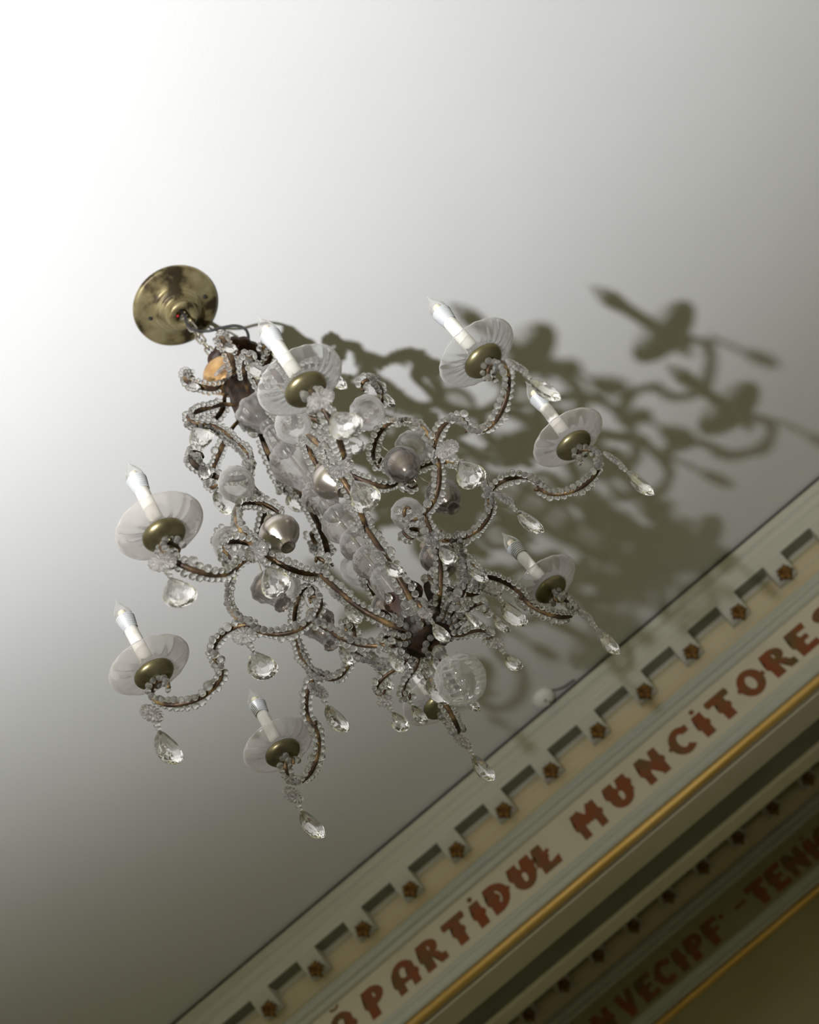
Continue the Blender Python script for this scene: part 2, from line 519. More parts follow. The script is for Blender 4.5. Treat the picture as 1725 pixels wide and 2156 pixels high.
def entablature(dy, x_first, pitch, idx, wallobj):
    """crown moulding, soffit panels, modillions, cove, string mouldings and the gilded bead"""
    q = lambda pr: [(y + dy, zc(z)) for y, z in pr]
    crown = structure(me_obj('trim_%d' % idx, extrude_x('crown', q([
        (2.965, HC), (2.965, 1.989), (2.946, 1.989), (2.943, 1.984), (2.949, 1.978), (2.949, 1.965), (2.944, 1.958), (2.941, 1.945), (2.944, 1.932),
        (2.951, 1.925), (2.951, 1.916), (2.945, 1.912), (2.945, 1.889), (2.993, 1.889), (2.993, 1.884), (3.000, 1.884), (3.000, 1.878), (YF, 1.878), (YF, HC)]), X0, X1), material='trim_pale'))
    me_obj('gap_shade_strip', box_me('shade_strip', X0, X1, 2.951 + dy, 2.966 + dy, zc(1.9885), zc(1.9995)), crown, material='dark')  # dark strip that paints in the shade of the recess below the ceiling
    cove = structure(me_obj('trim_%d' % (idx + 1), extrude_x('cove', q([
        (3.000, 1.878), (3.003, 1.86), (3.010, 1.84), (3.020, 1.822), (3.026, 1.812), (YF + 0.002, 1.812), (YF + 0.002, 1.878)]), X0, X1, True), material='cove'))
    str1 = structure(me_obj('trim_%d' % (idx + 2), extrude_x('string', q([
        (3.024, 1.812), (3.024, 1.803), (3.014, 1.799), (3.012, 1.791), (3.016, 1.784), (3.023, 1.781), (3.023, 1.774), (3.018, 1.770), (3.019, 1.763), (3.026, 1.759), (YF + 0.002, 1.759), (YF + 0.002, 1.812)]), X0, X1), material='trim_blue'))
    str2 = structure(me_obj('trim_%d' % (idx + 3), extrude_x('string', q([
        (3.027, 1.626), (3.021, 1.622), (3.020, 1.610), (3.024, 1.604), (3.024, 1.596), (3.017, 1.592), (3.014, 1.584), (3.018, 1.578), (YF + 0.002, 1.576), (YF + 0.002, 1.626)]), X0, X1), material='trim_blue'))
    nb = 14
    bar = structure(me_obj('trim_%d' % (idx + 4), extrude_x('bead', q([
        (3.024 + 0.0125 * math.cos(2 * PI * k / nb), 1.564 + 0.0125 * math.sin(2 * PI * k / nb)) for k in range(nb)]), X0, X1, True), material='gold_bar'))
    hw = 0.031
    n0 = -int((x_first - X0 - 0.1) / pitch)
    n1 = int((X1 - 0.1 - x_first) / pitch)
    mod_me = fix(mesh('modillion', [(-hw, y, z) for y, z in MODP] + [(hw, y, z) for y, z in MODP],
                      [tuple(range(len(MODP)))[::-1], tuple(range(len(MODP), 2 * len(MODP)))] +
                      [(k, (k + 1) % len(MODP), len(MODP) + (k + 1) % len(MODP), len(MODP) + k) for k in range(len(MODP))], False))
    pan_me = box_me('soffit_panel', hw + 0.001, pitch - hw - 0.001, 2.9475, 2.9925, 1.8868, 1.8895)
    for k in range(n0, n1 + 1):
        x = x_first + k * pitch
        mo = me_obj('modillion', mod_me, crown, (x, dy + 2.0, ZC), material='trim_pale')
        me_obj('gilded_leaf', LEAF, mo, (0.002, 0.9675, 1.849), (rad(38), 0, rad(random.uniform(-8, 8))), 'gold_leaf', (1.3, 1.2, 1.3))
        me_obj('soffit_panel', pan_me, crown, (x, dy, ZC), material='green')
    return crown


entablature(0.0, 0.004, 0.1688, 1, wall_front)
entablature(Y2, -0.018, 0.1537, 6, wall_far)


# ------------------------------------------------------------------ painted lettering
def glyph(ch):
    """heavy poster capitals with a spur at mid height; list of polygons in a unit box"""
    s = 0.345
    P = []

    def stem(x, y0=0.0, y1=1.0, w=s, spur=0.075):
        c = (y0 + y1) / 2
        h = min(0.13, (y1 - y0) * 0.2)
        P.append([(x, y0), (x + w, y0), (x + w, c - h), (x + w + spur, c - h * 0.5), (x + w + spur, c + h * 0.5), (x + w, c + h), (x + w, y1), (x, y1), (x, c + h), (x - spur, c + h * 0.5), (x - spur, c - h * 0.5), (x, c - h)])

    def bar(x0, x1, y0, y1):
        P.append([(x0, y0), (x1, y0), (x1, y1), (x0, y1)])

    def stroke(a, b, w):
        dx, dy = b[0] - a[0], b[1] - a[1]
        L = math.hypot(dx, dy)
        nx, ny = -dy / L * w / 2, dx / L * w / 2
        P.append([(a[0] - nx, a[1] - ny), (b[0] - nx, b[1] - ny), (b[0] + nx, b[1] + ny), (a[0] + nx, a[1] + ny)])

    def arc(cx, cy, rx, ry, a0, a1, w, n=10, wy=None):
        wy = w if wy is None else wy
        prev = None
        for k in range(n + 1):
            a = rad(a0 + (a1 - a0) * k / n)
            o = (cx + rx * math.cos(a), cy + ry * math.sin(a))
            i = (cx + (rx - w) * math.cos(a), cy + (ry - wy) * math.sin(a))
            if prev:
                P.append([prev[0], o, i, prev[1]])
            prev = (o, i)

    if ch == 'P':
        stem(0.02); arc(0.28, 0.68, 0.46, 0.33, -90, 90, 0.30, wy=0.20); bar(0.2, 0.3, 0.80, 1.0); bar(0.2, 0.3, 0.35, 0.52)
    elif ch == 'R':
        stem(0.02); arc(0.28, 0.70, 0.44, 0.31, -90, 90, 0.29, wy=0.19); bar(0.2, 0.3, 0.82, 1.0); bar(0.2, 0.3, 0.39, 0.55)
        P.append([(0.34, 0.44), (0.62, 0.44), (0.70, 0.26), (0.84, 0.24), (0.84, 0.0), (0.56, 0.0), (0.50, 0.26)])
    elif ch in 'A^':
        stem(0.0, 0, 0.78, 0.28); stem(0.54, 0, 0.78, 0.28); arc(0.41, 0.62, 0.41, 0.38, 0, 180, 0.28, wy=0.22); bar(0.25, 0.58, 0.26, 0.44)
        if ch == '^':
            arc(0.41, 1.3, 0.2, 0.16, 200, 340, 0.08)
    elif ch == 'T':
        stem(0.25, 0, 0.9); P.append([(0.0, 0.74), (0.80, 0.74), (0.84, 0.87), (0.80, 1.0), (0.0, 1.0), (-0.04, 0.87)])
    elif ch == 'I':
        stem(0.24, 0, 0.94)
    elif ch == 'i':
        stem(0.24, 0, 0.9); arc(0.39, 1.06, 0.09, 0.09, 0, 360, 0.089)
    elif ch == 'D':
        stem(0.02); arc(0.24, 0.5, 0.54, 0.5, -90, 90, 0.29, 14, wy=0.22); P.append([(0.74, 0.42), (0.84, 0.46), (0.84, 0.56), (0.74, 0.6)])
    elif ch == 'U':
        stem(0.0, 0.3, 1.0); stem(0.5, 0.3, 1.0); arc(0.4, 0.4, 0.4, 0.4, 180, 360, 0.30, 12, wy=0.25)
    elif ch == 'L':
        stem(0.08); P.append([(0.2, 0.0), (0.74, 0.0), (0.78, 0.3), (0.52, 0.24), (0.2, 0.24)]); stroke((0.0, 0.36), (0.58, 0.66), 0.14)
    elif ch == 'M':
        stem(0.0, w=0.27); stem(0.64, w=0.27); stroke((0.18, 0.98), (0.48, 0.42), 0.25); stroke((0.74, 0.98), (0.44, 0.42), 0.25)
    elif ch == 'N':
        stem(0.0, w=0.27); stem(0.54, w=0.27); stroke((0.14, 0.94), (0.68, 0.12), 0.26)
    elif ch == 'C':
        arc(0.44, 0.5, 0.44, 0.5, 48, 312, 0.29, 18, wy=0.24); P.append([(0.0, 0.42), (-0.08, 0.46), (-0.08, 0.54), (0.0, 0.6)])
        P.append([(0.56, 0.66), (0.80, 0.66), (0.82, 0.9), (0.62, 0.9)])
    elif ch == 'O':
        arc(0.44, 0.5, 0.44, 0.5, 0, 360, 0.29, 24, wy=0.24)
        for x in (-0.07, 0.87):
            P.append([(x, 0.44), (x + 0.08, 0.42), (x + 0.08, 0.6), (x, 0.56)])
    elif ch in 'EF':
        stem(0.04); P.append([(0.2, 0.78), (0.72, 0.76), (0.76, 1.0), (0.2, 1.0)]); bar(0.2, 0.62, 0.42, 0.60)
        if ch == 'E':
            P.append([(0.2, 0.0), (0.76, 0.0), (0.74, 0.25), (0.2, 0.22)])
    elif ch == 'S':
        arc(0.4, 0.72, 0.38, 0.28, 20, 270, 0.28, 12, wy=0.19); arc(0.4, 0.28, 0.38, 0.28, -160, 90, 0.28, 12, wy=0.19)
    elif ch == 'V':
        stroke((0.13, 1.0), (0.40, 0.0), 0.28); stroke((0.67, 1.0), (0.40, 0.0), 0.28); P.append([(0.08, 0.6), (0.14, 0.42), (0.3, 0.42), (0.3, 0.6)])
    elif ch == '-':
        bar(0.0, 0.5, 0.56, 0.68)
    elif ch == '.':
        arc(0.1, 0.75, 0.1, 0.1, 0, 360, 0.099)
    return P


GLY = {}


def letter(ch, x, y, z, h, parent):
    if ch not in GLY:
        bm = bmesh.new()
        for j, poly in enumerate(glyph(ch)):
            yy = -0.0007 - 0.00004 * j
            a = [bm.verts.new((px - 0.41, yy, pz - 0.5)) for px, pz in poly]
            b = [bm.verts.new((px - 0.41, 0.0, pz - 0.5)) for px, pz in poly]
            n = len(poly)
            try:
                bm.faces.new(a)
            except ValueError:
                continue
            for k in range(n):
                bm.faces.new((a[k], a[(k + 1) % n], b[(k + 1) % n], b[k]))
        bmesh.ops.triangulate(bm, faces=[f for f in bm.faces if len(f.verts) > 4])
        bmesh.ops.recalc_face_normals(bm, faces=bm.faces)
        me = bpy.data.meshes.new('letter')
        bm.to_mesh(me)
        bm.free()
        me.materials.append(M['letter'])
        GLY[ch] = me
    return me_obj('letter', GLY[ch], parent, (x, y, z), None, None, (h * 1.07, 1.0, h * 1.02))


for ch, x in zip('^PARTiDULMUNCiTORES', (-1.035, -0.918, -0.818, -0.724, -0.630, -0.557, -0.485, -0.397, -0.318, -0.170, -0.055, 0.058, 0.162, 0.236, 0.309, 0.405, 0.502, 0.590, 0.680)):
    letter(ch, x, YF, zc(1.689), 0.083, wall_front)
for ch, x in zip('NVECIPF.-TENiC', (-0.599, -0.497, -0.413, -0.338, -0.272, -0.199, -0.122, -0.050, 0.012, 0.073, 0.153, 0.231, 0.298, 0.355)):
    letter(ch, x, YF + Y2, zc(1.682), 0.083, wall_far)

# ------------------------------------------------------------------ ceiling fittings
# brass canopy
can = tag(me_obj('ceiling_canopy', lathe('canopy', [
    (0.0, 0.0), (0.078, 0.0), (0.0795, -0.003), (0.079, -0.007), (0.076, -0.0095), (0.070, -0.0105), (0.058, -0.0125), (0.046, -0.0165), (0.0425, -0.019),
    (0.0425, -0.022), (0.040, -0.0235), (0.038, -0.0235), (0.0375, -0.0265), (0.035, -0.0285), (0.031, -0.0295), (0.027, -0.032), (0.0265, -0.040), (0.0275, -0.043), (0.0275, -0.047),
    (0.026, -0.0495), (0.0165, -0.0505), (0.0145, -0.049), (0.0135, -0.044), (0.0135, -0.02), (0.0, -0.018)], 56), None, (AX[0], AX[1], zc(HC)), material='canopy'),
    'worn brass ceiling canopy with stepped collar above the crystal chandelier', 'canopy')
for a, r in ((rad(-158), 0.052), (rad(20), 0.055)):
    me_obj('screw', lathe('screw', [(0, -0.0058), (0.0024, -0.0052), (0.0038, -0.003), (0.004, 0.0), (0, 0.001)], 10), can, (r * math.cos(a), r * math.sin(a), -0.0128), material='dark')
me_obj('wire_end', tube('wire_end', [(-0.004, -0.003, -0.03), (-0.009, -0.006, -0.045), (-0.006, -0.009, -0.0505)], 0.0022), can, material='red_wire')
me_obj('hook', tube('hook', [(0.006 * math.cos(t), 0, -0.050 + 0.006 * math.sin(t)) for t in [k * 2 * PI / 14 for k in range(14)]], 0.002, closed=True), can, material='iron')

# chain
chain = tag(bpy.data.objects.new('hanging_chain', None), 'dull metal link chain between brass canopy and chandelier crown', 'chain')
COL.objects.link(chain)
chain.location = (AX[0], AX[1], zc(1.752))


def link_me(L, w, r):
    pts = []
    for k in range(7):
        a = PI * k / 6
        pts.append((w * math.cos(a), 0, L + w * math.sin(a)))
    for k in range(7):
        a = PI + PI * k / 6
        pts.append((w * math.cos(a), 0, -L + w * math.sin(a)))
    return tube('chain_link', pts, r, 7, True)


LINK = link_me(0.0085, 0.0062, 0.0019)
zl, k = 0.012, 0
while zl < 0.19:
    me_obj('chain_link', LINK, chain, (0, 0, zl), (rad(random.uniform(-5, 5)), 0, rad(25 + 90 * (k % 2) + random.uniform(-12, 12))), 'iron')
    zl += 0.0238
    k += 1

cab = tag(me_obj('electric_cable', tube('cable', catmull([
    (0.004, -0.004, 1.97), (0.002, -0.010, 1.93), (-0.003, -0.014, 1.895), (0.003, -0.016, 1.864), (0.020, -0.010, 1.846), (0.042, 0.0, 1.842), (0.062, 0.008, 1.832), (0.071, 0.010, 1.806), (0.064, 0.008, 1.776), (0.045, 0.004, 1.752), (0.03, 0.003, 1.742)], 7), 0.0026), None, (AX[0], AX[1], ZC), material='wire'),
    'thin black electric cable looping from canopy down to the chandelier crown', 'cable')

# white sensor by the cornice
sen = tag(me_obj('ceiling_sensor', lathe('sensor', [(0, 0), (0.030, 0), (0.033, -0.004), (0.033, -0.012), (0.029, -0.019), (0.020, -0.026), (0.010, -0.029), (0, -0.0295)], 32), None, (-0.0497, 2.895, zc(HC)), material='white'),
          'small round white sensor fixed to ceiling beside the cornice', 'sensor')
for x, y in ((0.0, -0.012), (0.007, 0.007)):
    me_obj('sensor_hole', lathe('hole', [(0, -0.004), (0.003, -0.003), (0.0036, 0), (0, 0.001)], 10), sen, (x, y, -0.0272), material='dark')
me_obj('sensor_shadow_line', tube('shadow_line', [(0.03, 0.008, -0.003), (0.045, 0.022, -0.003), (0.062, 0.034, -0.003), (0.10, 0.040, -0.003)], 0.0022, 6), sen, material='dark')  # dark tube standing in for the shadow line beside the sensor

# ------------------------------------------------------------------ chandelier
Z0 = 0.90                      # root height above camera
root = bpy.data.objects.new('chandelier', None)
COL.objects.link(root)
root.location = (AX[0], AX[1], zc(Z0))
tag(root, 'eight-armed crystal chandelier with gilded beaded scrolls and candle bulbs', 'chandelier')
L = lambda pts: [(r, z - Z0) for r, z in pts]

ROOTC = catmull(L([(0.030, 1.010), (0.056, 1.026), (0.080, 1.046), (0.098, 1.078), (0.106, 1.102), (0.114, 1.121)]), 8)
SCROLL = catmull(L([(0.1015, 1.150), (0.099, 1.158), (0.091, 1.157), (0.087, 1.149), (0.091, 1.138), (0.105, 1.125), (0.126, 1.116), (0.146, 1.116), (0.164, 1.125), (0.179, 1.142), (0.190, 1.166), (0.196, 1.190),
                    (0.194, 1.216), (0.186, 1.241), (0.172, 1.262), (0.154, 1.276), (0.132, 1.281), (0.116, 1.275), (0.108, 1.263), (0.111, 1.252), (0.119, 1.252)]), 6)
OUTER = catmull(L([(0.172, 1.140), (0.184, 1.158), (0.201, 1.167), (0.221, 1.165), (0.238, 1.153), (0.246, 1.135), (0.2435, 1.115), (0.250, 1.097), (0.267, 1.084), (0.289, 1.079), (0.313, 1.085), (0.330, 1.099), (0.3365, 1.118), (0.330, 1.133), (0.318, 1.136), (0.311, 1.128), (0.314, 1.119)]), 7)
CURL = catmull(L([(0.246, 1.135), (0.2455, 1.125), (0.2405, 1.1185), (0.236, 1.121)]), 5)
UPPER = catmull(L([(0.022, 1.612), (0.045, 1.612), (0.068, 1.604), (0.092, 1.590), (0.116, 1.574), (0.131, 1.558), (0.131, 1.542), (0.118, 1.536), (0.103, 1.535), (0.091, 1.522), (0.082, 1.500), (0.076, 1.474), (0.074, 1.448), (0.078, 1.422), (0.090, 1.398), (0.112, 1.382), (0.138, 1.379), (0.160, 1.391), (0.172, 1.414), (0.171, 1.438), (0.160, 1.450), (0.150, 1.445), (0.150, 1.436)]), 6)
TOPC = catmull(L([(0.024, 1.690), (0.042, 1.668), (0.060, 1.664), (0.078, 1.672), (0.088, 1.686), (0.086, 1.700), (0.076, 1.704), (0.070, 1.697)]), 6)

V, F = [], []
for c in (ROOTC, SCROLL, OUTER, CURL):
    sweep_strip(resample(c, 0.004), 0.0034, 0.0026, V, F)
ARM = fix(mesh('candle_arm', V, F))
V, F = [], []
for c in (UPPER, TOPC):
    sweep_strip(resample(c, 0.004), 0.0046, 0.0028, V, F)
UPARM = fix(mesh('upper_scroll', V, F))


# --- shared small glass
def bead_me():
    return lathe('bead', [(0, -1)] + [(math.sin(PI * k / 5), -math.cos(PI * k / 5)) for k in range(1, 5)] + [(0, 1)], 8)


BEAD = bead_me()
BV = np.array([v.co for v in BEAD.vertices])
BF = [tuple(p.vertices) for p in BEAD.polygons]
BEAD.materials.append(M['bead'])


def rosette_me(R, n=16):
    """pressed glass flower: convex petals parted by narrow radial cuts"""
    V, F = [], []
    seg = n * 6
    rings = [(0.0, 0.0022), (0.16, 0.0030), (0.22, 0.0022), (0.50, 0.0026), (0.82, 0.0026), (0.95, 0.0018), (1.0, 0.0)]
    for side in (1, -1):
        base = len(V)
        V.append((side * rings[0][1], 0, 0))
        for t, th in rings[1:]:
            for k in range(seg):
                a = 2 * PI * k / seg
                c = abs(math.sin(n * a / 2))
                g = (1 - c) ** 2
                rr = R * t * (1 - 0.13 * g * t * t)
                V.append((side * th * (1 - (0.62 * g if t > 0.2 else 0)), rr * math.cos(a), rr * math.sin(a)))
        for k in range(seg):
            k2 = (k + 1) % seg
            F.append((base, base + 1 + k, base + 1 + k2))
            for j in range(len(rings) - 2):
                p = base + 1 + j * seg
                F.append((p + k, p + k2, p + seg + k2, p + seg + k))
    return fix(mesh('rosette', V, F))


ROS = rosette_me(0.0168)
ROS_S = rosette_me(0.0105, 11)


def drop_me(W, H, T, n=14):
    """faceted pear-shaped drop hanging from z = 0, flat faces towards +-X"""
    out = []
    mx = max(math.sin(t) * math.sin(t / 2) ** 0.9 for t in [PI * q / 200 for q in range(201)])
    for k in range(n):
        a = 2 * PI * k / n
        t = a if a <= PI else 2 * PI - a
        w = math.sin(t) * math.sin(t / 2) ** 0.9 / mx
        out.append((math.copysign(W / 2 * w, math.sin(a)) if 0 < k and k != n // 2 else 0.0, -H * (1 - math.cos(t)) / 2))
    zc_ = -H * 0.62
    V, F = [], []
    V += [(0, y, z) for y, z in out]
    for sgn in (1, -1):
        r1 = len(V)
        for k in range(n):
            y0, z0 = out[k]
            y1, z1 = out[(k + 1) % n]
            y, z = (y0 + y1) / 2, (z0 + z1) / 2
            V.append((sgn * T * 0.32, y * 0.74, zc_ + (z - zc_) * 0.76))
        r2 = len(V)
        m = n // 2
        for k in range(m):
            y, z = out[(2 * k + 1) % n]
            V.append((sgn * T * 0.5, y * 0.36, zc_ + (z - zc_) * 0.38))
        for k in range(n):
            F.append((k, (k + 1) % n, r1 + k))
            F.append(((k + 1) % n, r1 + (k + 1) % n, r1 + k))
        for k in range(m):
            a0, a1, a2 = r1 + (2 * k) % n, r1 + (2 * k + 1) % n, r1 + (2 * k + 2) % n
            F.append((a0, a1, r2 + k))
            F.append((a1, a2, r2 + (k + 1) % m))
            F.append((a1, r2 + (k + 1) % m, r2 + k))
        F.append(tuple(r2 + k for k in range(m)))
    return fix(mesh('crystal_drop', V, F, False))


DROP = drop_me(0.0375, 0.058, 0.0165, 20)
DROP_S = drop_me(0.0205, 0.037, 0.0115, 16)


def pendant(parent, x, y, z, yaw, big=True, ros=True, ros_yaw=None, ros_tilt=0.0, drop_yaw=None):
    """rosette, two link beads and a faceted drop hanging plumb below a point (local coordinates)"""
    s = 1.0 if big else 0.62
    R = 0.0165 if big else 0.0105
    if ros:
        me_obj('rosette', ROS if big else ROS_S, parent, (x, y, z - R), (0, ros_tilt, yaw if ros_yaw is None else ros_yaw), 'rosette')
        z = z - 2 * R * 0.97
    for j in range(2):
        rb = (0.0046 if j == 0 else 0.0036) * (1.0 if big else 0.75)
        z -= rb
        me_obj('link_bead', BEAD, parent, (x, y, z), scale=rb)
        z -= rb * 0.9
    me_obj('crystal_drop', DROP if big else DROP_S, parent, (x, y, z + 0.001), (rad(random.uniform(-4, 4)), rad(random.uniform(-5, 5)), yaw), 'crystal')


# --- candle group meshes
def flute(n, amp_z, amp_r, r0, r1, swirl):
    def fn(t, r, z, i):
        k = max(0.0, min(1.0, (r - r0) / (r1 - r0)))
        c = math.cos(n * (t + swirl * k))
        return r * (1 + amp_r * c * k), z + amp_z * c * k * (1.25 - k) * 1.6
    return fn


DISH_P = [(0.0105, 0.0045), (0.020, 0.0040), (0.029, 0.0045), (0.037, 0.0064), (0.045, 0.0098), (0.051, 0.0138), (0.0545, 0.0175)]
DISH = lathe('drip_dish', shell(DISH_P, 0.0016), 144, flute(16, 0.0008, 0.002, 0.020, 0.0545, 0.30))
DISH2 = lathe('drip_dish', shell(DISH_P, 0.0016), 180, flute(22, 0.0010, 0.0015, 0.020, 0.0545, 0.30))
CUP = lathe('brass_cup', [(0.0, -0.0095), (0.006, -0.0100), (0.0075, -0.0085), (0.0085, -0.0078), (0.014, -0.0075), (0.020, -0.0060), (0.0245, -0.0028), (0.0265, 0.0008), (0.0262, 0.0032), (0.0245, 0.0040), (0.0, 0.0040)], 48)
SLEEVE = lathe('candle_sleeve', [(0.0, 0.004), (0.0095, 0.004), (0.0092, 0.030), (0.0090, 0.060), (0.0091, 0.0835), (0.0085, 0.0842), (0.0, 0.0842)], 28)
bp = [(0.0, 0.083), (0.0093, 0.083)]
for k in range(7):
    z = 0.0845 + k * 0.0030
    r = 0.0099 + 0.0026 * k / 6
    bp += [(r - 0.0014, z), (r - 0.0014, z + 0.0006), (r + 0.0004, z + 0.0008), (r + 0.0004, z + 0.0026), (r - 0.0014, z + 0.0028)]
bp += [(0.0112, 0.106), (0.0, 0.106)]
BASE = lathe('bulb_base', bp, 32)
FLAME = lathe('bulb', [(0.0108, 0.1055), (0.0119, 0.109), (0.0119, 0.1125), (0.0108, 0.1175), (0.0085, 0.123), (0.0058, 0.1285), (0.0033, 0.133), (0.0016, 0.137), (0.0009, 0.141), (0.0, 0.144)], 28)
LEDF = lathe('filament', [(0.0, 0.106), (0.0055, 0.106), (0.0055, 0.1175), (0.0045, 0.119), (0.0, 0.119)], 12)
FIN_P = [(0.0, -0.040), (0.0085, -0.040), (0.0100, -0.034), (0.0105, -0.027), (0.0150, -0.0205), (0.0205, -0.0135), (0.0240, -0.005), (0.0250, 0.003), (0.0240, 0.0105), (0.0205, 0.018), (0.0145, 0.0235), (0.007, 0.0265), (0.0, 0.0272)]
FIN = lathe('glass_finial', FIN_P, 56, lambda t, r, z, i: (r * (1 + 0.03 * math.cos(9 * (t + z * 34)) * (1 if z > -0.02 else 0)), z))
FIN_MAT = 'blown2'
BELL_P = [(0.0, 0.030), (0.0075, 0.029), (0.0145, 0.0265), (0.0212, 0.0215), (0.0246, 0.0135), (0.0248, 0.0055), (0.0218, -0.003), (0.0165, -0.0105), (0.0118, -0.0175), (0.0090, -0.0225), (0.0092, -0.0265), (0.0085, -0.0275), (0.0065, -0.0245), (0.0, -0.0205)]
BELL = lathe('bell_bulb', BELL_P, 40)
SMOKE_P = [(0.0085, 0.030), (0.0140, 0.0285), (0.0215, 0.023), (0.0255, 0.0165), (0.0250, 0.0125), (0.0205, 0.006), (0.0165, -0.003), (0.0135, -0.013), (0.0105, -0.0235), (0.0100, -0.0280), (0.0125, -0.0315), (0.0110, -0.0330), (0.0070, -0.0310), (0.0, -0.0295)]
ROUND_P = [(0.0085, 0.030), (0.0150, 0.0275), (0.0215, 0.0210), (0.0245, 0.0120), (0.0240, 0.0030), (0.0200, -0.0070), (0.0140, -0.0145), (0.0085, -0.0195), (0.0072, -0.0225), (0.0105, -0.0260), (0.0075, -0.0275), (0.0, -0.0265)]
ROUND = lathe('glass_bell', ROUND_P, 72, lambda t, r, z, i: (r * (1 + 0.025 * abs(math.cos(5 * t))), z))
ROUND.materials.append(M['smoke'])
SMOKE = lathe('glass_bell', SMOKE_P, 60, lambda t, r, z, i: (r * (1 + 0.03 * math.cos(10 * t)), z))
INB = lathe('inner_bulb', [(0.0, 0.026), (0.008, 0.0255), (0.0150, 0.021), (0.0190, 0.0145), (0.0185, 0.0085), (0.0140, 0.002), (0.0100, -0.007), (0.0075, -0.014), (0.0, -0.0165)], 32)
CAPM = lathe('bulb_cap', [(0.0, 0.0405)] + [(0.0078 + (0.0007 if j % 2 else -0.0004), 0.0405 - j * 0.0016) for j in range(8)] + [(0.0, 0.028)], 20)
for me_, m_ in ((CUP, 'brass'), (SLEEVE, 'sleeve'), (BASE, 'led_base'), (FLAME, 'bulb'), (LEDF, 'led'), (FIN, FIN_MAT), (BELL, 'silver'), (SMOKE, 'smoke'), (INB, 'silver'), (CAPM, 'cap'), (DISH, 'dish'), (DISH2, 'dish_clear')):
    if not me_.materials:
        me_.materials.append(M[m_])

# per arm: azimuth, candle lean (outward, sideways), dish, bell kind, face-on angles of outer / middle / inner drop (0 faces the viewer)
ARMS = [
    (-158, 0.03, 0.14, DISH, 'smoke', 58, 25, 60),
    (-119, 0.07, 0.12, DISH, 'silver', 25, 5, 50),
    (-75, 0.22, 0.04, DISH2, 'silver', 5, 0, 30),
    (-31, 0.15, -0.14, DISH2, 'round', 60, 3, 10),
    (11, 0.10, -0.16, DISH, 'round', 64, 60, 40),
    (58, -0.05, -0.06, DISH, 'round', 64, 45, 30),
    (103, 0.0, 0.0, DISH, 'smoke', 62, 50, 45),
    (150, -0.02, -0.01, DISH, 'smoke', 60, 62, 70),
]
BEADS = []                     # (parent arm object, centre in its local frame, radius)
CAM_AZ = rad(-86)


def add_beads(arm, curve, rmin=0.0036, rmax=0.0052, off=0.0033, sides=(-1, 1), lo=0.0, hi=1.0, top=False):
    C = np.array(curve)
    d = np.r_[0, np.cumsum(np.linalg.norm(np.diff(C, axis=0), axis=1))]
    for sgn in sides:
        s = d[-1] * lo + 0.002
        ph = random.uniform(0, 6)
        while s < d[-1] * hi - 0.002:
            r = random.uniform(rmin, rmax)
            if random.random() < 0.06:
                r *= 1.3
            s += r
            x = np.interp(s, d, C[:, 0])
            z = np.interp(s, d, C[:, 1])
            x2 = np.interp(min(d[-1], s + 0.001), d, C[:, 0])
            z2 = np.interp(min(d[-1], s + 0.001), d, C[:, 1])
            tx, tz = x2 - x, z2 - z
            l = math.hypot(tx, tz) or 1
            nx, nz = -tz / l, tx / l
            w = 0.0022 * math.sin(s * 95 + ph)
            if top:                # a strand lying on the bar's inner face
                g = 0.0027 + r * 0.9
                BEADS.append((arm, (x + nx * g, random.uniform(-.0012, .0012), z + nz * g), r))
            else:                  # strands wired along both edges of the bar
                BEADS.append((arm, (x + nx * w + random.uniform(-.0006, .0006), sgn * (off + r * 0.9) + random.uniform(-.0004, .0006), z + nz * w), r))
            s += r * 0.93


